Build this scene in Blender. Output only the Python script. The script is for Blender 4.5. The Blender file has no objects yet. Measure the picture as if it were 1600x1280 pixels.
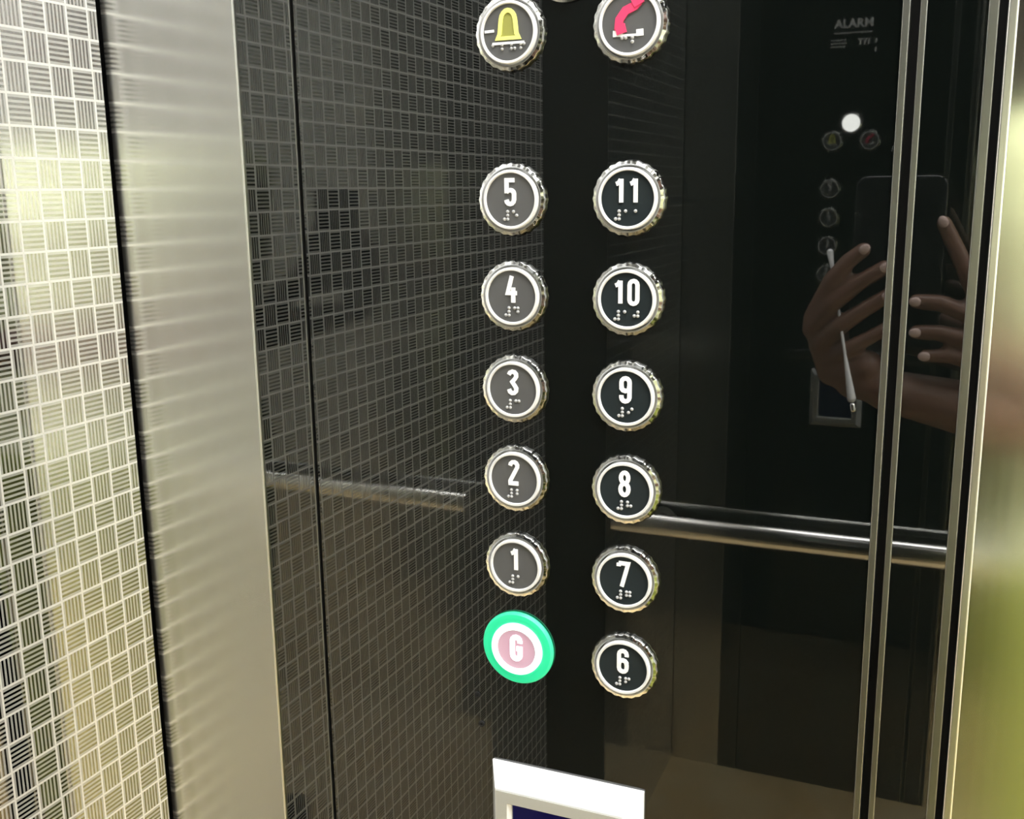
import bpy, bmesh, math, random
from mathutils import Vector, Matrix
random.seed(7)
SC = bpy.context.scene
COL = SC.collection
# ------------------------------------------------------------------ camera, world, light, exposure
H = 1.289                      # camera height above the cabin floor
CD = 0.5560                    # camera distance from the button wall (plane y = 0)
DEP = 0.7955                   # cabin depth: mirrored wall plane y = -DEP
XL = -0.5274                   # patterned wall plane
XR = 0.62                      # door side
ZC = 2.32                      # ceiling
YAW, PIT, ROL, FPX = 0.40426, 0.20838, -0.01342, 1614.77
cy, sy, cp, sp = math.cos(YAW), math.sin(YAW), math.cos(PIT), math.sin(PIT)
F = Vector((-sy*cp, cy*cp, -sp)); Rt = Vector((cy, sy, 0)); Up = Rt.cross(F)
cr, sr = math.cos(ROL), math.sin(ROL)
RR = cr*Rt + sr*Up; UU = -sr*Rt + cr*Up
cam = bpy.data.objects.new('camera', bpy.data.cameras.new('camera'))
COL.objects.link(cam)
M = Matrix((RR, UU, -F)).transposed().to_4x4(); M.translation = Vector((0, -CD, H))
cam.matrix_world = M
cam.data.sensor_width = 36; cam.data.lens = FPX/1600*36
cam.data.clip_start = 0.01
SC.camera = cam
W = bpy.data.worlds.new('world'); SC.world = W; W.use_nodes = True
W.node_tree.nodes['Background'].inputs[0].default_value = (0.5, 0.5, 0.5, 1)
W.node_tree.nodes['Background'].inputs[1].default_value = 0.05
SC.view_settings.view_transform = 'Standard'; SC.view_settings.look = 'None'
SC.view_settings.gamma = 1; SC.view_settings.use_curve_mapping = False
SC.view_settings.exposure = 0.18
SC.cycles.max_bounces = 14; SC.cycles.glossy_bounces = 12; SC.cycles.diffuse_bounces = 5
SC.cycles.caustics_reflective = True
SC.cycles.sample_clamp_indirect = 6

def area(name, loc, rot, sx, sy_, power, col):
    l = bpy.data.lights.new(name, 'AREA'); l.shape = 'RECTANGLE'; l.size = sx; l.size_y = sy_
    l.energy = power; l.color = col
    o = bpy.data.objects.new(name, l); COL.objects.link(o); o.location = loc; o.rotation_euler = rot
    return o
area('lobby_fill_lamp', (1.30, -0.40, 2.56), (0, 0, 0), 0.9, 1.4, 74, (0.95, 0.98, 1.0))  # added fill outside the doorway, brightens the steel and the person
area('ceiling_light_lamp', (0.03, -0.38, ZC-0.035), (0, 0, 0), 0.86, 0.46, 17, (0.97, 0.98, 1.0))

# ------------------------------------------------------------------ materials
def mat(name, col, rough=0.5, metal=0.0, ior=1.45, emit=None, estr=0, coat=0, aniso=None, spec=None):
    m = bpy.data.materials.new(name); m.use_nodes = True
    b = m.node_tree.nodes['Principled BSDF']
    b.inputs['Base Color'].default_value = (*col, 1); b.inputs['Roughness'].default_value = rough
    b.inputs['Metallic'].default_value = metal; b.inputs['IOR'].default_value = ior
    if coat: b.inputs['Coat Weight'].default_value = coat; b.inputs['Coat Roughness'].default_value = 0.05
    if emit: b.inputs['Emission Color'].default_value = (*emit, 1); b.inputs['Emission Strength'].default_value = estr
    if aniso is not None:
        b.inputs['Anisotropic'].default_value = aniso[0]
        v = m.node_tree.nodes.new('ShaderNodeCombineXYZ')
        for i in range(3): v.inputs[i].default_value = aniso[1][i]
        m.node_tree.links.new(v.outputs[0], b.inputs['Tangent'])
    return m
def noise_rough(m, scale, lo, hi):
    nt = m.node_tree; b = nt.nodes['Principled BSDF']
    tc = nt.nodes.new('ShaderNodeTexCoord'); mp = nt.nodes.new('ShaderNodeMapping'); mp.inputs['Scale'].default_value = scale
    n = nt.nodes.new('ShaderNodeTexNoise'); n.inputs['Scale'].default_value = 1; n.inputs['Detail'].default_value = 4
    r = nt.nodes.new('ShaderNodeMapRange'); r.inputs['To Min'].default_value = lo; r.inputs['To Max'].default_value = hi
    nt.links.new(tc.outputs['Object'], mp.inputs[0]); nt.links.new(mp.outputs[0], n.inputs[0])
    nt.links.new(n.outputs[0], r.inputs[0]); nt.links.new(r.outputs[0], b.inputs['Roughness'])
    return m
M_glass = noise_rough(mat('black_mirror_glass', (0.003, 0.004, 0.0035), 0.03, 0, 2.2), (9, 9, 3), 0.008, 0.024)
M_strip = noise_rough(mat('brushed_steel', (0.74, 0.73, 0.71), 0.22, 1.0, aniso=(0.8, (1, 0, 0))), (260, 260, 2), 0.17, 0.25)
M_pane = noise_rough(mat('satin_steel', (0.78, 0.77, 0.70), 0.16, 1.0, aniso=(0.75, (1, 0, 0))), (200, 200, 2), 0.12, 0.18)
M_mirror = mat('dark_mirror_steel', (0.24, 0.245, 0.235), 0.012, 1.0)
M_matte = mat('matte_black_panel', (0.012, 0.012, 0.010), 0.45)
M_groove = mat('black_joint', (0.003, 0.003, 0.003), 0.7)
M_trim = mat('grey_metal_trim', (0.27, 0.27, 0.25), 0.35, 1.0)
M_chrome = mat('chrome', (0.86, 0.86, 0.84), 0.12, 1.0)
M_chromeedge = mat('bright_steel_edge', (0.75, 0.74, 0.70), 0.3, 1.0)
M_rail = mat('satin_handrail_steel', (0.9, 0.89, 0.85), 0.16, 1.0)
M_bezel = mat('bezel_chrome', (0.70, 0.70, 0.69), 0.1, 1.0)
M_ring = mat('white_ring', (0.68, 0.68, 0.68), 0.3)
M_face = mat('grey_face_with_reflection', (0.13, 0.13, 0.13), 0.28, 0.3)  # grey raised to stand for the reflection on the left column faces
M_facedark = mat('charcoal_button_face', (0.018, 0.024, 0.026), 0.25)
M_num = mat('white_numeral', (0.86, 0.86, 0.86), 0.4)
M_dot = mat('tactile_dots', (0.36, 0.36, 0.36), 0.35)
M_yellow = mat('yellow_symbol', (0.85, 0.84, 0.22), 0.4)
M_olive = mat('olive_symbol', (0.30, 0.30, 0.07), 0.4)
M_red = mat('red_symbol', (0.72, 0.05, 0.14), 0.4)
M_green = mat('lit_green_ring', (0.02, 0.4, 0.2), 0.4, emit=(0.012, 0.62, 0.27), estr=0.62)
M_litring = mat('lit_white_ring', (0.8, 0.9, 0.85), 0.4, emit=(0.55, 1.0, 0.85), estr=0.9)
M_litface = mat('lit_pink_face', (0.3, 0.2, 0.23), 0.4, emit=(0.42, 0.23, 0.30), estr=0.9)
M_litnum = mat('lit_numeral', (0.9, 0.8, 0.85), 0.4, emit=(1.0, 0.86, 0.92), estr=0.9)
M_white = mat('white_gloss_plastic', (0.66, 0.66, 0.655), 0.22, coat=0.3)
M_shadedface = mat('shaded_white_plastic', (0.40, 0.39, 0.35), 0.35)  # grey-beige carries the shading of the reader's white front
M_screen = mat('navy_screen', (0.004, 0.004, 0.02), 0.08, emit=(0.004, 0.003, 0.045), estr=0.7)
M_lamp = mat('led_lamp', (0.9, 0.9, 0.9), 0.4, emit=(1, 1, 0.97), estr=18)
M_print = mat('printed_lettering', (0.85, 0.85, 0.85), 0.5)
M_ceil = mat('ceiling_white', (0.75, 0.74, 0.70), 0.6)
M_diff = mat('luminous_diffuser', (0.9, 0.9, 0.9), 0.5, emit=(1, 0.97, 0.9), estr=4)
M_skin = mat('brown_skin', (0.13, 0.068, 0.045), 0.45)
M_nail = mat('fingernail', (0.50, 0.37, 0.33), 0.3)
M_shirt = mat('pale_yellow_green_cotton', (0.82, 0.87, 0.55), 0.85)
M_trouser = mat('olive_trousers', (0.36, 0.42, 0.10), 0.85)
M_hair = mat('black_hair', (0.01, 0.008, 0.007), 0.6)
M_shoe = mat('black_shoe', (0.015, 0.015, 0.015), 0.4)
M_eyew = mat('eye_white', (0.8, 0.78, 0.75), 0.2)
M_eyed = mat('dark_iris', (0.02, 0.012, 0.008), 0.1)
M_phone = mat('black_phone', (0.008, 0.008, 0.009), 0.12)
M_phonerim = mat('phone_rim', (0.38, 0.38, 0.38), 0.25, 1.0)
M_floor = mat('tan_floor', (0.5, 0.36, 0.19), 0.35)
def floor_nodes(m):
    nt = m.node_tree; b = nt.nodes['Principled BSDF']
    tc = nt.nodes.new('ShaderNodeTexCoord'); n = nt.nodes.new('ShaderNodeTexNoise'); n.inputs['Scale'].default_value = 6; n.inputs['Detail'].default_value = 6
    r = nt.nodes.new('ShaderNodeValToRGB'); r.color_ramp.elements[0].color = (0.78, 0.54, 0.25, 1); r.color_ramp.elements[1].color = (0.90, 0.72, 0.42, 1)
    r.color_ramp.elements[0].position = 0.35; r.color_ramp.elements[1].position = 0.65
    nt.links.new(tc.outputs['Object'], n.inputs[0]); nt.links.new(n.outputs[0], r.inputs[0]); nt.links.new(r.outputs[0], b.inputs['Base Color'])
floor_nodes(M_floor)

# patterned etched steel: basket weave of vertical / horizontal hairlines between bright lattice lines
def pattern_mat():
    m = bpy.data.materials.new('etched_basket_weave_steel'); m.use_nodes = True
    nt = m.node_tree; N = nt.nodes; Lk = nt.links
    out = N['Material Output']; b = N['Principled BSDF']
    tc = N.new('ShaderNodeTexCoord'); sep = N.new('ShaderNodeSeparateXYZ'); Lk.new(tc.outputs['Object'], sep.inputs[0])
    def mth(op, a, b_=None, c=None):
        n = N.new('ShaderNodeMath'); n.operation = op
        for i, v in enumerate((a, b_, c)):
            if v is None: continue
            if isinstance(v, (int, float)): n.inputs[i].default_value = v
            else: Lk.new(v, n.inputs[i])
        return n.outputs[0]
    PY, PZ = 0.01762, 0.0190
    u = mth('DIVIDE', mth('SUBTRACT', mth('MULTIPLY', sep.outputs[1], -1), 0.0127 - 10*PY), PY)
    v = mth('DIVIDE', mth('SUBTRACT', sep.outputs[2], H + 0.0806 - 200*PZ), PZ)
    fu, fv = mth('FRACT', u), mth('FRACT', v)
    lu = mth('GREATER_THAN', mth('ABSOLUTE', mth('SUBTRACT', fu, 0.5)), 0.458)
    lv = mth('GREATER_THAN', mth('ABSOLUTE', mth('SUBTRACT', fv, 0.5)), 0.46)
    par = mth('MODULO', mth('ADD', mth('FLOOR', u), mth('FLOOR', v)), 2)      # 0 or 1
    par = mth('GREATER_THAN', par, 0.5)
    su = mth('GREATER_THAN', mth('FRACT', mth('ADD', mth('MULTIPLY', fu, 6.0), 0.25)), 0.5)
    sv = mth('GREATER_THAN', mth('FRACT', mth('ADD', mth('MULTIPLY', fv, 6.0), 0.25)), 0.5)
    # H cell is (col 10+2, row 200+1..): parity 1 -> horizontal hairlines
    st = mth('ADD', mth('MULTIPLY', par, sv), mth('MULTIPLY', mth('SUBTRACT', 1, par), su))
    mask = mth('MAXIMUM', mth('MAXIMUM', lu, lv), mth('MULTIPLY', st, 0.5))
    mix = N.new('ShaderNodeMixShader')
    b.inputs['Base Color'].default_value = (0.62, 0.62, 0.62, 1); b.inputs['Metallic'].default_value = 1; b.inputs['Roughness'].default_value = 0.03
    e = N.new('ShaderNodeBsdfPrincipled'); e.inputs['Base Color'].default_value = (0.88, 0.88, 0.87, 1)
    e.inputs['Roughness'].default_value = 0.34; e.inputs['Metallic'].default_value = 0.7
    Lk.new(mask, mix.inputs[0]); Lk.new(b.outputs[0], mix.inputs[1]); Lk.new(e.outputs[0], mix.inputs[2])
    Lk.new(mix.outputs[0], out.inputs[0])
    return m
M_pattern = pattern_mat()

# ------------------------------------------------------------------ mesh helpers
def obj(name, bm, m, parent=None, smooth=False, loc=None, bevel=0):
    bmesh.ops.recalc_face_normals(bm, faces=bm.faces)
    me = bpy.data.meshes.new(name); bm.to_mesh(me); bm.free(); me.materials.append(m)
    if smooth:
        me.polygons.foreach_set('use_smooth', [True]*len(me.polygons))
        me.set_sharp_from_angle(angle=math.radians(40))
    o = bpy.data.objects.new(name, me); COL.objects.link(o)
    if parent: o.parent = parent
    if loc: o.location = loc
    if bevel:
        md = o.modifiers.new('bevel', 'BEVEL'); md.width = bevel; md.segments = 3; md.limit_method = 'ANGLE'
    return o
def box(bm, x0, x1, y0, y1, z0, z1):
    v = [bm.verts.new((x, y, z)) for x in (x0, x1) for y in (y0, y1) for z in (z0, z1)]
    for f in ((0, 1, 3, 2), (4, 6, 7, 5), (0, 4, 5, 1), (2, 3, 7, 6), (0, 2, 6, 4), (1, 5, 7, 3)):
        bm.faces.new([v[i] for i in f])
def BM(): return bmesh.new()
def bxo(name, dims, m, parent=None, bevel=0):
    b = BM(); box(b, *dims); return obj(name, b, m, parent, bevel=bevel)
def struct(o): o['kind'] = 'structure'; return o
def thing(name, label, cat, loc, group=None):
    o = bpy.data.objects.new(name, None); COL.objects.link(o); o.location = loc; o.empty_display_size = 0.02
    return tag(o, label, cat, group)
def tag(o, label, cat, group=None):
    o['label'] = label; o['category'] = cat
    if group: o['group'] = group
    return o
def lathe(bm, prof, seg=72, mod=None):
    """prof: (radius, height) pairs; axis = -Y (towards the cabin); closed ends when r=0"""
    rings = []
    for (r, h) in prof:
        if r < 1e-6: rings.append([bm.verts.new((0, -h, 0))]); continue
        ring = []
        for i in range(seg):
            a = 2*math.pi*i/seg; rr = r + (mod(a, r, h) if mod else 0)
            ring.append(bm.verts.new((rr*math.cos(a), -h, rr*math.sin(a))))
        rings.append(ring)
    for a, b in zip(rings, rings[1:]):
        for i in range(seg):
            j = (i+1) % seg
            if len(a) == 1: bm.faces.new((a[0], b[i], b[j]))
            elif len(b) == 1: bm.faces.new((a[i], b[0], a[j]))
            else: bm.faces.new((a[i], b[i], b[j], a[j]))
def ribbon(bm, pts, t, y0, y1, closed=False):
    """thick mitred stroke in the XZ plane, from depth y0 to y1"""
    P = []
    for p in pts:
        if not P or (Vector(p)-P[-1]).length > 1e-6: P.append(Vector(p))
    if closed and (P[0]-P[-1]).length < 1e-6: P.pop()
    n = len(P); A = []; B = []
    for i in range(n):
        d0 = (P[i]-P[i-1]).normalized() if (i > 0 or closed) else None
        d1 = (P[(i+1) % n]-P[i]).normalized() if (i < n-1 or closed) else None
        d0 = d0 or d1; d1 = d1 or d0
        d = d0+d1; d = d.normalized() if d.length > 0.1 else d1
        nn = Vector((-d.y, d.x)); k = 1/max(0.62, nn.dot(Vector((-d1.y, d1.x))))
        A.append(P[i]+nn*k*t/2); B.append(P[i]-nn*k*t/2)
    V = [[bm.verts.new((q.x, y, q.y)) for q in L] for L in (A, B) for y in (y0, y1)]
    for i in range(n if closed else n-1):
        j = (i+1) % n
        bm.faces.new((V[0][i], V[0][j], V[2][j], V[2][i])); bm.faces.new((V[1][i], V[3][i], V[3][j], V[1][j]))
        bm.faces.new((V[0][i], V[1][i], V[1][j], V[0][j])); bm.faces.new((V[2][i], V[2][j], V[3][j], V[3][i]))
    if not closed:
        for i in (0, n-1): bm.faces.new((V[0][i], V[2][i], V[3][i], V[1][i]))
def arc(cx, cy_, rx, ry, a0, a1, n=6):
    return [(cx+rx*math.cos(math.radians(a0+(a1-a0)*i/n)), cy_+ry*math.sin(math.radians(a0+(a1-a0)*i/n))) for i in range(n+1)]
def poly(bm, pts, y0, y1):
    lo = [bm.verts.new((p[0], y0, p[1])) for p in pts]; hi = [bm.verts.new((p[0], y1, p[1])) for p in pts]
    bm.faces.new(lo); bm.faces.new(hi[::-1]); n = len(pts)
    for i in range(n): bm.faces.new((lo[i], hi[i], hi[(i+1) % n], lo[(i+1) % n]))

# condensed bold numerals (centre lines in a box w x h)
w_, h_ = 0.30, 0.84; q_ = w_/2
DIG = {
 '0': [arc(q_, h_-q_, q_, q_, 0, 180)+arc(q_, q_, q_, q_, 180, 360)],
 '1': [[(0.19, 0), (0.19, h_)], [(0.0, 0.66), (0.10, 0.70), (0.17, 0.82)]],
 '2': [arc(q_, h_-q_, q_, q_, 180, -20)+[(0.0, 0.10), (0.0, 0.0)], [(-0.07, 0), (w_+0.03, 0)]],
 '3': [arc(q_, h_-q_, q_, q_, 170, -50)+[(0.13, 0.45)]+arc(q_, q_+0.02, q_, q_, 50, -180)],
 '4': [[(0.17, h_+0.06), (0.0, 0.28), (w_+0.06, 0.28)], [(0.22, 0.48), (0.22, -0.07)]],
 '5': [[(w_+0.02, h_), (0.01, h_), (0.01, 0.38)], [(0.01, 0.42)]+arc(q_, 0.36, q_, 0.13, 130, 0)+arc(q_, q_, q_, q_, 0, -180)],
 '6': [[(w_, 0.62)]+arc(q_, h_-q_, q_, q_, 0, 180)+arc(q_, q_, q_, q_, 180, 360)+[(w_, 0.30)], arc(q_, 0.33, q_, 0.13, -20, 200)],
 '7': [[(-0.04, h_), (w_+0.02, h_), (0.08, -0.07)], [(-0.04, h_), (-0.04, h_-0.12)]],
 '8': [arc(q_, 0.64, q_*0.92, 0.20, 0, 360, 16), arc(q_, 0.215, q_, 0.215, 0, 360, 16)],
 '9': [[(0, 0.22)]+arc(q_, q_, q_, q_, 180, 360)+arc(q_, h_-q_, q_, q_, 0, 180)+[(0, 0.54)], arc(q_, 0.51, q_, 0.13, 160, 380)],
 'G': [[(w_, 0.62)]+arc(q_, h_-q_, q_, q_, 0, 180)+arc(q_, q_, q_, q_, 180, 360)+[(w_, 0.40), (0.16, 0.40)]],
}
def numeral(bm, s, size, x0, z0, y0, y1, thick=0.16):
    adv = 0.54; tot = adv*(len(s)-1)+w_
    for k, ch in enumerate(s):
        for line in DIG[ch]:
            pts = [((p[0]+adv*k-tot/2)*size+x0, (p[1]-h_/2)*size+z0) for p in line]
            ribbon(bm, pts, thick*size, y0, y1-0.00015*DIG[ch].index(line), ch in '08')
BRA = {'a': (1,), 'b': (1, 2), 'c': (1, 4), 'd': (1, 4, 5), 'e': (1, 5), 'f': (1, 2, 4), 'g': (1, 2, 4, 5), 'h': (1, 2, 5), 'i': (2, 4), 'j': (2, 4, 5), '#': (3, 4, 5, 6)}
def braille(bm, s, x0, z0, h0, dx=0.0036, dz=0.0021, r=0.0010):
    adv = 0.0056; tot = adv*(len(s)-1)+dx*0.55
    for k, ch in enumerate(s):
        for d in BRA[ch]:
            cx = x0-tot/2+k*adv+(0 if d <= 3 else dx*0.55); cz = z0-((d-1) % 3-1)*dz
            m4 = Matrix.Translation((cx, -h0, cz))
            bmesh.ops.create_icosphere(bm, subdivisions=2, radius=r, matrix=m4)

# ------------------------------------------------------------------ the setting
WL = struct(bxo('wall_left', (XL-0.02, XL, -DEP-0.02, -0.0045, 0.0, ZC), M_pattern))
struct(bxo('trim_1', (XL-0.03, XL-0.012, -0.005, 0.02, 0.0, ZC), M_groove))
struct(bxo('floor', (XL-0.05, XR+0.05, -DEP-0.05, 0.05, -0.05, 0.0), M_floor))
struct(bxo('ceiling', (XL-0.05, XR+0.05, -DEP-0.05, 0.05, ZC, ZC+0.05), M_ceil))
# button wall, left to right
XB, XC, XD, XE = -0.4208, -0.3791, -0.0258, 0.0168
struct(bxo('wall_front', (XL-0.03, XR+0.03, 0.012, 0.045, 0, ZC), M_groove))
struct(bxo('trim_2', (XL-0.001, XB-0.0012, 0.0, 0.012, 0.0, ZC), M_strip, bevel=0.0006))
struct(bxo('trim_3', (XB+0.0001, XC-0.0022, 0.0, 0.012, 0.0, ZC), M_glass))
struct(bxo('trim_4', (XC-0.0021, XC-0.0010, -0.0004, 0.012, 0.0, ZC), M_trim))
struct(bxo('trim_5', (XB-0.0012, XB+0.0001, -0.0015, 0.012, 0.0, ZC), M_chromeedge, bevel=0.0004))
struct(bxo('trim_6', (XD-0.0057, XD-0.0022, -0.0012, 0.012, 0.0, ZC), M_trim, bevel=0.0005))
struct(bxo('trim_7', (XD+0.0023, XD+0.0054, -0.0012, 0.012, 0.0, ZC), M_trim, bevel=0.0005))
struct(bxo('trim_8', (XD+0.0055, 0.0062, 0.0, 0.012, 0.0, ZC), M_glass))
struct(bxo('trim_9', (0.0063, 0.0108, -0.0008, 0.012, 0.0, ZC), M_trim, bevel=0.0006))
struct(bxo('trim_10', (XE-0.0022, XE+0.0022, -0.0015, 0.012, 0.0, ZC), M_chromeedge, bevel=0.0009))
struct(bxo('trim_11', (XE+0.0023, XR+0.01, 0.0, 0.012, 0.0, ZC), M_pane))
# opposite wall: dark matte return strip, then dark mirror steel
struct(bxo('trim_12', (XL-0.001, -0.435, -DEP-0.02, -DEP, 0, ZC), M_matte))
struct(bxo('wall_back', (-0.4345, XR+0.03, -DEP-0.02, -DEP, 0, ZC), M_mirror))
# door side: assumed open doorway, landing outside added for its light
M_land = mat('pale_green_cream_paint', (0.78, 0.79, 0.78), 0.7)
struct(bxo('wall_right', (XR+0.001, XR+0.06, -DEP-0.02, 0.045, 2.08, ZC+0.3), M_pane))
struct(bxo('trim_13', (XR, XR+0.06, -DEP-0.02, -DEP+0.035, 0, 2.079), M_pane))
struct(bxo('trim_14', (XR, XR+0.06, -0.035, 0.045, 0, 2.079), M_pane))
struct(bxo('floor_landing', (XR+0.051, 2.1, -1.8, 1.0, -0.05, 0.0), M_floor))
struct(bxo('ceiling_landing', (XR+0.061, 2.1, -1.8, 1.0, 2.6, 2.65), M_ceil))
struct(bxo('wall_landing_back', (2.1, 2.15, -1.85, 1.05, -0.05, 2.65), M_land))
struct(bxo('wall_landing_left', (XR+0.061, 2.1, -1.85, -1.8, -0.05, 2.65), M_land))
struct(bxo('wall_landing_right', (XR+0.061, 2.1, 1.0, 1.05, -0.05, 2.65), M_land))
struct(bxo('wall_landing_front', (XR+0.06, XR+0.09, -1.8, -DEP-0.02, 0, 2.6), M_land))
struct(bxo('wall_landing_front', (XR+0.06, XR+0.09, 0.045, 1.0, 0, 2.6), M_land))
M_fillpanel = mat('fill_panel_diffuser', (0.9, 0.9, 0.9), 0.5, emit=(1, 0.98, 0.88), estr=3)  # glow of the added fill panel over the landing
ll = bxo('landing_fill_panel', (0.85, 1.75, -1.1, 0.3, 2.57, 2.599), M_fillpanel); tag(ll, 'unseen fill panel added on the ceiling of the landing outside the doorway', 'light')

# ------------------------------------------------------------------ button panel and what is on it
cp_ = thing('control_panel', 'tall black mirror-glass button panel between two brushed metal edges', 'control panel', ((XC+XD)/2, 0.0, 0.0))
g = BM(); box(g, -(XD-XC)/2+0.0012, (XD-XC)/2-0.0059, 0.0, 0.012, 0.0, ZC)
obj('glass_face', g, M_glass, cp_)
def at_panel(x, z): return (x, 0.0, z)

b = BM()
lathe(b, [(0.0, 0.0005), (0.0206, 0.0005), (0.0208, 0.0014), (0.0200, 0.0030), (0.0184, 0.0036), (0.0176, 0.0028), (0.0174, 0.0012), (0.0, 0.0012)],
      96, lambda a, r, h: (0.0003*math.cos(24*a) if r > 0.0195 else 0))
o = obj('bezel', b, M_bezel, smooth=True); ME_bezel = o.data; bpy.data.objects.remove(o)
b = BM(); lathe(b, [(0.0149, 0.0012), (0.0149, 0.0048), (0.0152, 0.0054), (0.0163, 0.0054), (0.0167, 0.0046), (0.0167, 0.0012), (0.0149, 0.0012)], 72)
o = obj('ring', b, M_ring, smooth=True); ME_ring = o.data; bpy.data.objects.remove(o)
def facemesh(m):
    b = BM(); lathe(b, [(0, 0.0012), (0.0149, 0.0012), (0.0149, 0.0042), (0.0, 0.0042)], 64)
    o = obj('face', b, m); me = o.data; bpy.data.objects.remove(o); return me
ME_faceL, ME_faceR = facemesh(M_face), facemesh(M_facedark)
def child(name, me, par):
    o = bpy.data.objects.new(name, me); COL.objects.link(o); o.parent = par; return o
X0, Z0, CC, PP, GG = -0.23526, H-0.00482, 0.06908, 0.055, 0.09035
LETT = {'1': 'a', '2': 'b', '3': 'c', '4': 'd', '5': 'e', '6': 'f', '7': 'g', '8': 'h', '9': 'i', '0': 'j'}
def floor_button(num, x, z, me_face, label):
    t = thing('elevator_button', label, 'button', at_panel(x, z), 'numbered floor buttons on the black panel')
    child('bezel', ME_bezel, t); child('inner_ring', ME_ring, t); child('button_face', me_face, t)
    b = BM(); numeral(b, num, 0.0158 if len(num) == 1 else 0.0150, 0.0, 0.0042, -0.0040, -0.0049, 0.155)
    obj('numeral', b, M_num, t)
    b = BM(); braille(b, '#'+''.join(LETT[c] for c in num), 0.0, -0.0088, 0.0043)
    obj('braille', b, M_dot, t)
    return t
wh = {'5': 'round elevator button with a reflection painted into its grey face, reading 5, directly below the yellow bell button',
      '4': 'round elevator button with a reflection painted into its grey face, reading 4, between 5 and 3',
      '3': 'round elevator button with a reflection painted into its grey face, reading 3, between 4 and 2',
      '2': 'round elevator button with a reflection painted into its grey face, reading 2, between 3 and 1',
      '1': 'round elevator button with a reflection painted into its grey face, reading 1, just above the glowing green button',
      '11': 'dark-faced round elevator button reading 11, below the red telephone button',
      '10': 'dark-faced round elevator button reading 10, between 11 and 9',
      '9': 'dark-faced round elevator button reading 9, between 10 and 8',
      '8': 'dark-faced round elevator button reading 8, between 9 and 7',
      '7': 'dark-faced round elevator button reading 7, between 8 and 6',
      '6': 'dark-faced round elevator button reading 6, lowest of the right column'}
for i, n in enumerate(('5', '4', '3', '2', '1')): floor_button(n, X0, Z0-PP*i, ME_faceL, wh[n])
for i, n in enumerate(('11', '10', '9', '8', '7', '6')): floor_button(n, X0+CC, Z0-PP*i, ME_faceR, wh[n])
# lit ground-floor button
t = thing('elevator_button', 'lit elevator button glowing green around a pinkish white face, below button 1', 'button', at_panel(X0, Z0-5*PP), 'numbered floor buttons on the black panel')
b = BM(); lathe(b, [(0.0, 0.0005), (0.0236, 0.0005), (0.0238, 0.0016), (0.0224, 0.0034), (0.0184, 0.0040), (0.0172, 0.0034), (0.0170, 0.0012), (0.0, 0.0012)], 96)  # green halo around the button built into a wider bezel
obj('bezel', b, M_green, t, True)['label'] = 'bezel glowing green'
b = BM(); lathe(b, [(0.0128, 0.0012), (0.0128, 0.0048), (0.0134, 0.0056), (0.0160, 0.0056), (0.0169, 0.0044), (0.0169, 0.0012), (0.0128, 0.0012)], 72)
obj('inner_ring', b, M_litring, t, True)['label'] = 'inner ring glowing white'
b = BM(); lathe(b, [(0, 0.0012), (0.0128, 0.0012), (0.0128, 0.0042), (0.0, 0.0042)], 64); obj('button_face', b, M_litface, t)
b = BM(); numeral(b, 'G', 0.0170, 0.0, 0.0010, -0.0040, -0.0049, 0.19); obj('numeral', b, M_litnum, t)
# alarm button
def panel_button(label, x, z):
    t = thing('elevator_button', label, 'button', at_panel(x, z)); child('bezel', ME_bezel, t); child('inner_ring', ME_ring, t); child('button_face', ME_faceL, t); return t
t = panel_button('round alarm button with a yellow bell symbol, above button 5', X0, Z0+GG)
bell = [(-0.0062, -0.0030), (-0.0050, -0.0008), (-0.0044, 0.0050)]+[(p[0], p[1]) for p in arc(0, 0.0060, 0.0042, 0.0055, 170, 10, 8)]+[(0.0044, 0.0050), (0.0050, -0.0008), (0.0062, -0.0030)]
b = BM(); poly(b, bell, -0.0040, -0.0045); obj('bell_filling', b, M_olive, t)
b = BM(); ribbon(b, bell, 0.0024, -0.0041, -0.0050, True); obj('bell_outline', b, M_yellow, t)
b = BM(); ribbon(b, [(-0.0095, -0.0056), (0.0095, -0.0056)], 0.0013, -0.0041, -0.0048); ribbon(b, [(-0.0140, 0.0010), (-0.0085, 0.0012)], 0.0014, -0.0041, -0.0048)
obj('white_line', b, M_num, t)
b = BM(); braille(b, 'abhf', 0, -0.0086, 0.0043, r=0.0009); obj('braille', b, M_dot, t)
# phone button
t = panel_button('round intercom button with a red telephone handset symbol, above button 11', X0+CC, Z0+GG)
b = BM(); ribbon(b, [(-0.0058, -0.0034), (-0.0052, 0.0020), (-0.0020, 0.0062), (0.0030, 0.0082), (0.0052, 0.0104)], 0.0044, -0.0041, -0.0050)
ribbon(b, [(-0.0070, -0.0036), (-0.0018, -0.0022)], 0.0046, -0.0041, -0.0054); ribbon(b, [(0.0020, 0.0094), (0.0072, 0.0120)], 0.0046, -0.0041, -0.0054)
obj('handset_symbol', b, M_red, t)
b = BM(); ribbon(b, [(-0.0085, -0.0060), (0.0072, -0.0062)], 0.0011, -0.0041, -0.0048); ribbon(b, [(-0.0088, -0.0050), (-0.0034, -0.0050)], 0.0032, -0.0041, -0.0047); ribbon(b, [(0.0040, -0.0052), (0.0078, -0.0050)], 0.0034, -0.0041, -0.0047)
obj('white_plate', b, M_num, t)
b = BM(); braille(b, 'cb', 0.0, -0.0094, 0.0043); obj('braille', b, M_dot, t)

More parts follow.
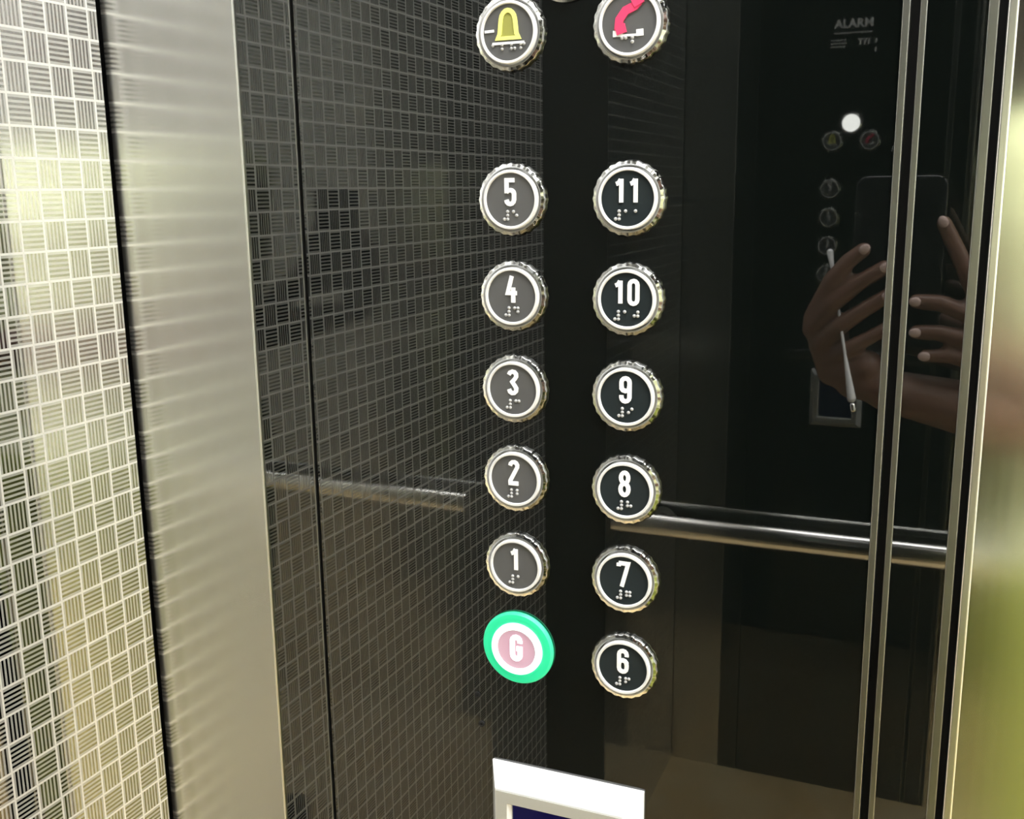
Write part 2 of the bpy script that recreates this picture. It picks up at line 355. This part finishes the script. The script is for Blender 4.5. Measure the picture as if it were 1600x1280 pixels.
# round call lamp, lettering plate (both seen only as reflections)
lp = thing('indicator_lamp', 'small round white lamp centred above the bell and telephone buttons, seen reflected in the glass', 'lamp', at_panel(-0.2022, H+0.1195))
b = BM(); lathe(b, [(0, 0.0002), (0.0205, 0.0002), (0.0205, 0.002), (0.018, 0.003), (0.018, 0.0002)], 48); obj('lamp_ring', b, M_chrome, lp, True)
b = BM(); lathe(b, [(0, 0.0008), (0.0165, 0.0008), (0.0155, 0.0022), (0.008, 0.0034), (0, 0.0038)], 48); obj('lamp_lens', b, M_lamp, lp, True)
sg = thing('panel_lettering', 'white lettering at the top of the black panel, seen reflected', 'lettering', at_panel(-0.206, H+0.28))
cu = bpy.data.curves.new('t', 'FONT'); cu.body = 'ALARM'; cu.size = 0.022; cu.extrude = 0.0003; cu.offset = 0.0006; cu.align_x = 'CENTER'
to = bpy.data.objects.new('t', cu); COL.objects.link(to); bpy.context.view_layer.update()
tm = bpy.data.meshes.new_from_object(to.evaluated_get(bpy.context.evaluated_depsgraph_get())); bpy.data.objects.remove(to)
tm.transform(Matrix.Rotation(math.radians(90), 4, 'X')); tm.materials.clear(); tm.materials.append(M_print); tm.name = 'heading'
ho = child('heading', tm, sg); ho.location = (0, -0.0006, 0.014)
b = BM()
for (x0, x1, z) in ((-0.036, 0.034, 0.0045), (-0.041, -0.014, -0.008), (-0.041, -0.012, -0.014), (-0.041, -0.013, -0.020), (0.008, 0.032, -0.008)):
    x = x0
    while x < x1:
        l = random.uniform(0.003, 0.007); ribbon(b, [(x, z), (min(x+l, x1), z)], 0.0024, 0.0, -0.0005); x += l+0.0012
for (x0, z) in ((0.013, -0.014), (0.021, -0.014), (0.028, -0.014), (0.041, -0.012), (0.041, -0.028)): ribbon(b, [(x0, z+0.004), (x0, z-0.004)], 0.003, 0.0, -0.0005)
obj('small_print', b, M_print, sg)

# card reader / display in a white bevelled frame
RX0, RX1, RZ1, RZ0, PR = -0.2545, -0.1528, H-0.3608, H-0.478, 0.017
cr_ = thing('card_reader', 'white card reader with a navy screen, below the lit green button', 'card reader', at_panel((RX0+RX1)/2, (RZ0+RZ1)/2))
wx, wz = (RX1-RX0)/2, (RZ1-RZ0)/2
def frame_bm():
    b = BM(); L = []
    for (ix, yy) in ((0.0, 0.0), (0.0, -0.0012), (0.0085, -PR), (0.0165, -PR), (0.0185, -PR+0.003), (0.0185, -0.002)):
        L.append([b.verts.new((sx*(wx-ix), yy, sz*(wz-ix*(1.15 if ix > 0 else 1)))) for sx, sz in ((-1, -1), (1, -1), (1, 1), (-1, 1))])
    for p, q in zip(L, L[1:]):
        for i in range(4): b.faces.new((p[i], p[(i+1) % 4], q[(i+1) % 4], q[i]))
    b.faces.new(L[0]); b.faces.new(L[-1]); return b
b = BM(); ribbon(b, [(-wx+0.0129, -wz+0.0148), (wx-0.0129, -wz+0.0148), (wx-0.0129, wz-0.0148), (-wx+0.0129, wz-0.0148)], 0.0074, -PR+0.002, -PR-0.0004, True)
obj('front_surround', b, M_shadedface, cr_)['label'] = 'flat surround of the screen, shading put into its grey'
fr = obj('frame', frame_bm(), M_white, cr_, bevel=0.0012)
b = BM(); box(b, -wx+0.0190, wx-0.0190, -PR+0.0045, -0.001, -wz+0.0218, wz-0.0218); obj('screen', b, M_screen, cr_)
for (px_, pz) in ((-0.262, -0.338), (-0.2645, -0.318)):
    s = tag(bpy.data.objects.new('panel_spot', None), 'small dark spot left of the white reader, %s of the two' % ('lower' if pz < -0.33 else 'upper'), 'screw'); COL.objects.link(s); s.location = at_panel(px_, H+pz)
    b = BM(); lathe(b, [(0, 0.0001), (0.0022, 0.0001), (0.0020, 0.0009), (0.0009, 0.0011), (0.0007, 0.0004), (0, 0.0004)], 24); obj('spot_disc', b, M_groove, s, True)  # small dark disc with a dimple

# ------------------------------------------------------------------ handrail, ceiling light
hr = thing('handrail', 'flat brushed steel handrail crossing the mirrored wall behind the photographer', 'handrail', (-0.40, -DEP, H-0.45))
b = BM(); bmesh.ops.create_cone(b, cap_ends=True, segments=40, radius1=0.015, radius2=0.015, depth=XR+0.40+0.01, matrix=Matrix.Translation(((XR+0.38)/2, 0.032, 0)) @ Matrix.Rotation(math.radians(90), 4, 'Y') @ Matrix.Diagonal((1, 0.55, 1, 1)))
obj('rail', b, M_rail, hr, True)
for x in (0.05, 0.45, 0.85):
    b = BM(); m4 = Matrix.Translation((x, 0.014, 0)) @ Matrix.Rotation(math.radians(90), 4, 'X')
    bmesh.ops.create_cone(b, cap_ends=True, segments=24, radius1=0.009, radius2=0.009, depth=0.026, matrix=m4)
    bmesh.ops.create_cone(b, cap_ends=True, segments=24, radius1=0.018, radius2=0.018, depth=0.003, matrix=Matrix.Translation((x, 0.002, 0)) @ Matrix.Rotation(math.radians(90), 4, 'X'))
    obj('bracket', b, M_trim, hr, True)
cl = thing('ceiling_light', 'flat rectangular light panel set over the elevator cabin', 'light', (0.03, -0.38, ZC))
b = BM(); box(b, -0.46, 0.46, -0.26, 0.26, -0.012, -0.001); obj('housing', b, M_white, cl)
b = BM(); box(b, -0.44, 0.44, -0.24, 0.24, -0.020, -0.0125); obj('diffuser', b, M_diff, cl)

# ------------------------------------------------------------------ photographer, phone
def vp(px, py, y):
    """point of the cabin at depth y whose mirror image in the glass shows at pixel (px, py)"""
    d = F + RR*(px-800)/FPX - UU*(py-640)/FPX
    t = (CD - y)/d.y
    p = d*t; return Vector((p.x, y, p.z+H))
def capsule(bm, p0, r0, p1, r1, sx=1.0, seg=16):
    p0, p1 = Vector(p0), Vector(p1); ax = p1-p0; L = ax.length; ax = ax.normalized() if L > 1e-6 else Vector((0, 0, 1))
    R_ = ax.to_track_quat('Z', 'Y').to_matrix()
    rows = []
    for i in range(7): a = math.radians(-90+15*i); rows.append((p0, r0, math.cos(a), math.sin(a)))
    for i in range(7): a = math.radians(15*i); rows.append((p1, r1, math.cos(a), math.sin(a)))
    rings = []
    for (c, r, ca, sa) in rows:
        if ca < 1e-6: rings.append([bm.verts.new(c+R_@Vector((0, 0, r*sa)))]); continue
        rings.append([bm.verts.new(c+R_@Vector((r*ca*math.cos(2*math.pi*k/seg), r*ca*math.sin(2*math.pi*k/seg), r*sa))) for k in range(seg)])
    for a, b in zip(rings, rings[1:]):
        for k in range(seg):
            j = (k+1) % seg
            if len(a) == 1: bm.faces.new((a[0], b[j], b[k]))
            elif len(b) == 1: bm.faces.new((a[k], a[j], b[0]))
            else: bm.faces.new((a[k], a[j], b[j], b[k]))
def ellipsoid(bm, c, r, rot=None):
    m4 = Matrix.Translation(c) @ (rot.to_4x4() if rot else Matrix.Identity(4)) @ Matrix.Diagonal((*r, 1))
    bmesh.ops.create_uvsphere(bm, u_segments=32, v_segments=20, radius=1, matrix=m4)
def fused(name, bm, m, voxel, parent=None, smooth_it=6, cut=None):
    bmesh.ops.recalc_face_normals(bm, faces=bm.faces)
    me = bpy.data.meshes.new(name); bm.to_mesh(me); bm.free()
    o = bpy.data.objects.new(name, me); COL.objects.link(o)
    r = o.modifiers.new('r', 'REMESH'); r.mode = 'VOXEL'; r.voxel_size = voxel
    s = o.modifiers.new('s', 'SMOOTH'); s.iterations = smooth_it; s.factor = 0.5
    bpy.context.view_layer.update()
    nm = bpy.data.meshes.new_from_object(o.evaluated_get(bpy.context.evaluated_depsgraph_get()))
    o.modifiers.clear(); o.data = nm; nm.name = name; nm.materials.clear(); nm.materials.append(m)
    nm.polygons.foreach_set('use_smooth', [True]*len(nm.polygons))
    if parent: o.parent = parent
    return o
YP = -0.572                       # plane of the phone's back glass
ph = thing('mobile_phone', 'black mobile phone held upright in both hands, seen mirrored in the glass', 'phone', (0, 0, 0))
c0, c1 = vp(1340, 276, YP), vp(1463, 545, YP)
pw, phh = c1.x-c0.x, c0.z-c1.z
ph.location = ((c0.x+c1.x)/2, YP-0.0045, (c0.z+c1.z)/2)
def rrect(w, h, r, n=6):
    P = []
    for cx, cz, a in ((w/2-r, h/2-r, 0), (-w/2+r, h/2-r, 90), (-w/2+r, -h/2+r, 180), (w/2-r, -h/2+r, 270)):
        P += arc(cx, cz, r, r, a, a+90, n)
    return P
b = BM(); poly(b, rrect(pw, phh, 0.011), -0.0042, 0.0042); obj('phone_body', b, M_phone, ph, bevel=0.0012)
b = BM(); ribbon(b, rrect(pw+0.0004, phh+0.0004, 0.011), 0.0009, -0.0022, 0.0022, True); obj('metal_rim', b, M_phonerim, ph)
b = BM(); poly(b, [(x+pw/2-0.019, z+phh/2-0.022) for x, z in rrect(0.026, 0.030, 0.007)], 0.0040, 0.0054); cb = obj('camera_bump', b, M_phone, ph)
for (x, z) in ((pw/2-0.025, phh/2-0.016), (pw/2-0.025, phh/2-0.029), (pw/2-0.012, phh/2-0.022)):
    b = BM(); bmesh.ops.create_cone(b, cap_ends=True, segments=24, radius1=0.0048, radius2=0.0048, depth=0.0016, matrix=Matrix.Translation((x, 0.0059, z)) @ Matrix.Rotation(math.radians(90), 4, 'X'))
    obj('lens', b, M_phone, cb)

person = None
body = BM()
yF = YP+0.0085
tips = []
def finger(pts, r0, r1, y=yF, bm=body, nail=True):
    r0 *= 1.1; r1 *= 1.12
    P = [vp(p[0], p[1], p[2] if len(p) > 2 else y) for p in pts]; n = len(P)
    for i in range(n-1):
        ra = r0+(r1-r0)*i/(n-1); rb = r0+(r1-r0)*(i+1)/(n-1)
        capsule(bm, P[i], ra, P[i+1], rb)
    if nail: tips.append((P[-1], (P[-1]-P[-2]).normalized(), r1))
    return P
# hand on the left of the phone: palm beyond its left edge, four fingers laid across the back
finger([(1272, 492, YP-0.004), (1300, 438), (1326, 408), (1350, 390)], 0.0092, 0.0070)
finger([(1268, 514, YP-0.004), (1302, 472), (1345, 440), (1383, 418)], 0.0096, 0.0072)
finger([(1278, 540, YP-0.004), (1312, 510), (1350, 484), (1386, 462)], 0.0094, 0.0070)
finger([(1292, 562, YP-0.004), (1325, 545), (1358, 528), (1386, 512)], 0.0085, 0.0064)
for a, b_ in (((1274, 500), (1300, 580)), ((1288, 530), (1330, 600)), ((1300, 555), (1345, 602))):
    capsule(body, vp(*a, YP-0.008), 0.0135, vp(*b_, YP-0.012), 0.0160)
wrL = vp(1385, 610, YP-0.010)
capsule(body, vp(1312, 580, YP-0.010), 0.0185, vp(1352, 574, YP-0.004), 0.0190)
capsule(body, vp(1345, 590, YP-0.008), 0.0200, wrL, 0.0220)
finger([(1300, 585, YP-0.020), (1318, 545, YP-0.026), (1345, 500, YP-0.024), (1362, 465, YP-0.020)], 0.0115, 0.0085, nail=False)
# hand on the right
finger([(1545, 520, YP-0.004), (1522, 452), (1497, 395), (1475, 348)], 0.0095, 0.0068)
finger([(1552, 530, YP-0.004), (1515, 492), (1470, 474), (1432, 471)], 0.0096, 0.0072)
finger([(1552, 556, YP-0.004), (1515, 532), (1470, 520), (1432, 519)], 0.0094, 0.0070)
finger([(1556, 580, YP-0.004), (1520, 566), (1482, 556), (1446, 556)], 0.0084, 0.0062)
wrR = vp(1640, 610, YP-0.014)
for a, b_ in (((1548, 520), (1612, 580)), ((1554, 545), (1622, 600)), ((1560, 575), (1630, 620))):
    capsule(body, vp(*a, YP-0.008), 0.0130, vp(*b_, YP-0.012), 0.0165)
finger([(1600, 600, YP-0.020), (1570, 560, YP-0.028), (1530, 520, YP-0.028), (1480, 500, YP-0.022)], 0.0115, 0.0085, nail=False)
# arms
CX = 0.235
shL, shR = Vector((CX-0.160, -0.665, 1.315)), Vector((CX+0.165, -0.665, 1.315))
elL, elR = Vector((0.150, -0.612, 1.035)), Vector((0.385, -0.600, 1.045))
capsule(body, wrL, 0.0225, wrL.lerp(elL, 0.6), 0.0330); capsule(body, wrL.lerp(elL, 0.6), 0.0330, elL, 0.0340); capsule(body, elL, 0.034, shL, 0.040)
capsule(body, vp(1615, 595, YP-0.012), 0.019, wrR, 0.0225); capsule(body, wrR, 0.0225, wrR.lerp(elR, 0.6), 0.0330); capsule(body, wrR.lerp(elR, 0.6), 0.033, elR, 0.0340); capsule(body, elR, 0.034, shR, 0.040)
# torso, neck, legs
def torso(bm, g):
    capsule(bm, (CX-0.135, -0.665, 1.305), 0.052+g, (CX+0.135, -0.665, 1.305), 0.052+g)
    capsule(bm, (CX-0.085, -0.655, 1.24), 0.070+g, (CX+0.085, -0.655, 1.24), 0.070+g)
    capsule(bm, (CX-0.070, -0.655, 1.12), 0.068+g, (CX+0.070, -0.655, 1.12), 0.068+g)
    capsule(bm, (CX-0.065, -0.655, 1.00), 0.066+g, (CX+0.065, -0.655, 1.00), 0.066+g)
    capsule(bm, (CX-0.080, -0.655, 0.90), 0.068+g, (CX+0.080, -0.655, 0.90), 0.068+g)
    capsule(bm, (CX-0.060, -0.655, 1.24), 0.068+g, (CX-0.060, -0.655, 0.90), 0.066+g); capsule(bm, (CX+0.060, -0.655, 1.24), 0.068+g, (CX+0.060, -0.655, 0.90), 0.066+g)
torso(body, 0)
capsule(body, (CX-0.02, -0.655, 1.33), 0.052, (CX-0.045, -0.655, 1.43), 0.048)
HC = Vector((CX-0.06, -0.650, 1.515))
ellipsoid(body, HC+Vector((0, -0.008, 0.015)), (0.072, 0.088, 0.092)); ellipsoid(body, HC+Vector((0, 0.012, -0.035)), (0.058, 0.066, 0.075))
ellipsoid(body, HC+Vector((0, 0.050, -0.088)), (0.026, 0.024, 0.022))
capsule(body, HC+Vector((0, 0.080, 0.010)), 0.009, HC+Vector((0, 0.094, -0.026)), 0.0125)
ellipsoid(body, HC+Vector((0, 0.088, -0.032)), (0.019, 0.012, 0.010))
capsule(body, HC+Vector((-0.018, 0.074, -0.056)), 0.006, HC+Vector((0.018, 0.074, -0.056)), 0.006); capsule(body, HC+Vector((-0.016, 0.073, -0.065)), 0.006, HC+Vector((0.016, 0.073, -0.065)), 0.006)
for s in (-1, 1):
    ellipsoid(body, HC+Vector((s*0.073, -0.008, -0.012)), (0.008, 0.018, 0.030))
    capsule(body, HC+Vector((s*0.014, 0.076, 0.020)), 0.008, HC+Vector((s*0.044, 0.064, 0.022)), 0.008)
hips = [(CX-0.085, 0.012), (CX+0.085, 0.012)]
for s in (-1, 1):
    hx = CX+s*0.085
    capsule(body, (hx, -0.655, 0.86), 0.074, (hx+s*0.005, -0.655, 0.48), 0.050); capsule(body, (hx+s*0.005, -0.655, 0.48), 0.050, (hx+s*0.006, -0.668, 0.34), 0.050)
    capsule(body, (hx+s*0.006, -0.668, 0.34), 0.050, (hx+s*0.008, -0.675, 0.09), 0.034); capsule(body, (hx+s*0.008, -0.685, 0.050), 0.034, (hx+s*0.014, -0.560, 0.032), 0.028)
person = fused('person', body, M_skin, 0.0034, smooth_it=3)
tag(person, 'person in a pale yellow-green top standing beside the mirror wall, photographing with both hands', 'person')
# clothes
b = BM(); torso(b, 0.009)
capsule(b, shL, 0.054, shL.lerp(elL, 0.60), 0.053); capsule(b, shR, 0.054, shR.lerp(elR, 0.60), 0.053)
capsule(b, (CX-0.02, -0.655, 1.32), 0.060, (CX-0.026, -0.660, 1.352), 0.058)
fused('shirt', b, M_shirt, 0.006, person, 8)
b = BM()
capsule(b, (CX-0.080, -0.655, 0.885), 0.078, (CX+0.080, -0.655, 0.885), 0.078)
for s in (-1, 1):
    hx = CX+s*0.085
    capsule(b, (hx, -0.655, 0.86), 0.083, (hx+s*0.005, -0.657, 0.48), 0.062); capsule(b, (hx+s*0.005, -0.657, 0.48), 0.062, (hx+s*0.008, -0.675, 0.12), 0.052)
fused('trousers', b, M_trouser, 0.006, person, 8)
for s in (-1, 1):
    hx = CX+s*0.085; b = BM()
    capsule(b, (hx+s*0.008, -0.690, 0.048), 0.042, (hx+s*0.015, -0.548, 0.034), 0.033); fused('shoe', b, M_shoe, 0.005, person, 4)
b = BM(); ellipsoid(b, HC+Vector((0, -0.016, 0.026)), (0.080, 0.090, 0.094)); capsule(b, HC+Vector((0, -0.05, -0.02)), 0.055, HC+Vector((0, -0.03, 0.02)), 0.065); fused('hair', b, M_hair, 0.005, person, 4)
for s in (-1, 1):
    b = BM(); ellipsoid(b, HC+Vector((s*0.030, 0.068, 0.004)), (0.011, 0.010, 0.007)); e = obj('eye', b, M_eyew, person, True)
    b = BM(); ellipsoid(b, HC+Vector((s*0.030-0.002, 0.0765, 0.003)), (0.0048, 0.002, 0.0048)); obj('iris', b, M_eyed, e, True)
for (p, d, r) in tips:
    b = BM(); rot = d.to_track_quat('Z', 'Y').to_matrix()
    ellipsoid(b, p+Vector((0, r*0.78, 0))+d*0.001, (0.0048, 0.0024, 0.0062), Matrix.Rotation(math.atan2(d.x, d.z), 3, 'Y')); obj('fingernail', b, M_nail, person, True)
# white stylus hanging down behind the fingers
a, c = vp(1297, 394, YP-0.006), vp(1333, 640, YP+0.034)
st = thing('white_stylus', 'slim white stylus held in the left hand beside the phone, tip pointing down', 'stylus', a)
b = BM(); capsule(b, (0, 0, 0), 0.0034, (c-a)*0.12, 0.0016); capsule(b, (c-a)*0.12, 0.0016, (c-a)*0.66, 0.0014); capsule(b, (c-a)*0.66, 0.0014, (c-a)*0.93, 0.0045); obj('stylus_shaft', b, M_white, st, True)
b = BM(); capsule(b, (c-a)*0.975, 0.0030, (c-a), 0.0030); obj('stylus_tip', b, M_chrome, st, True)
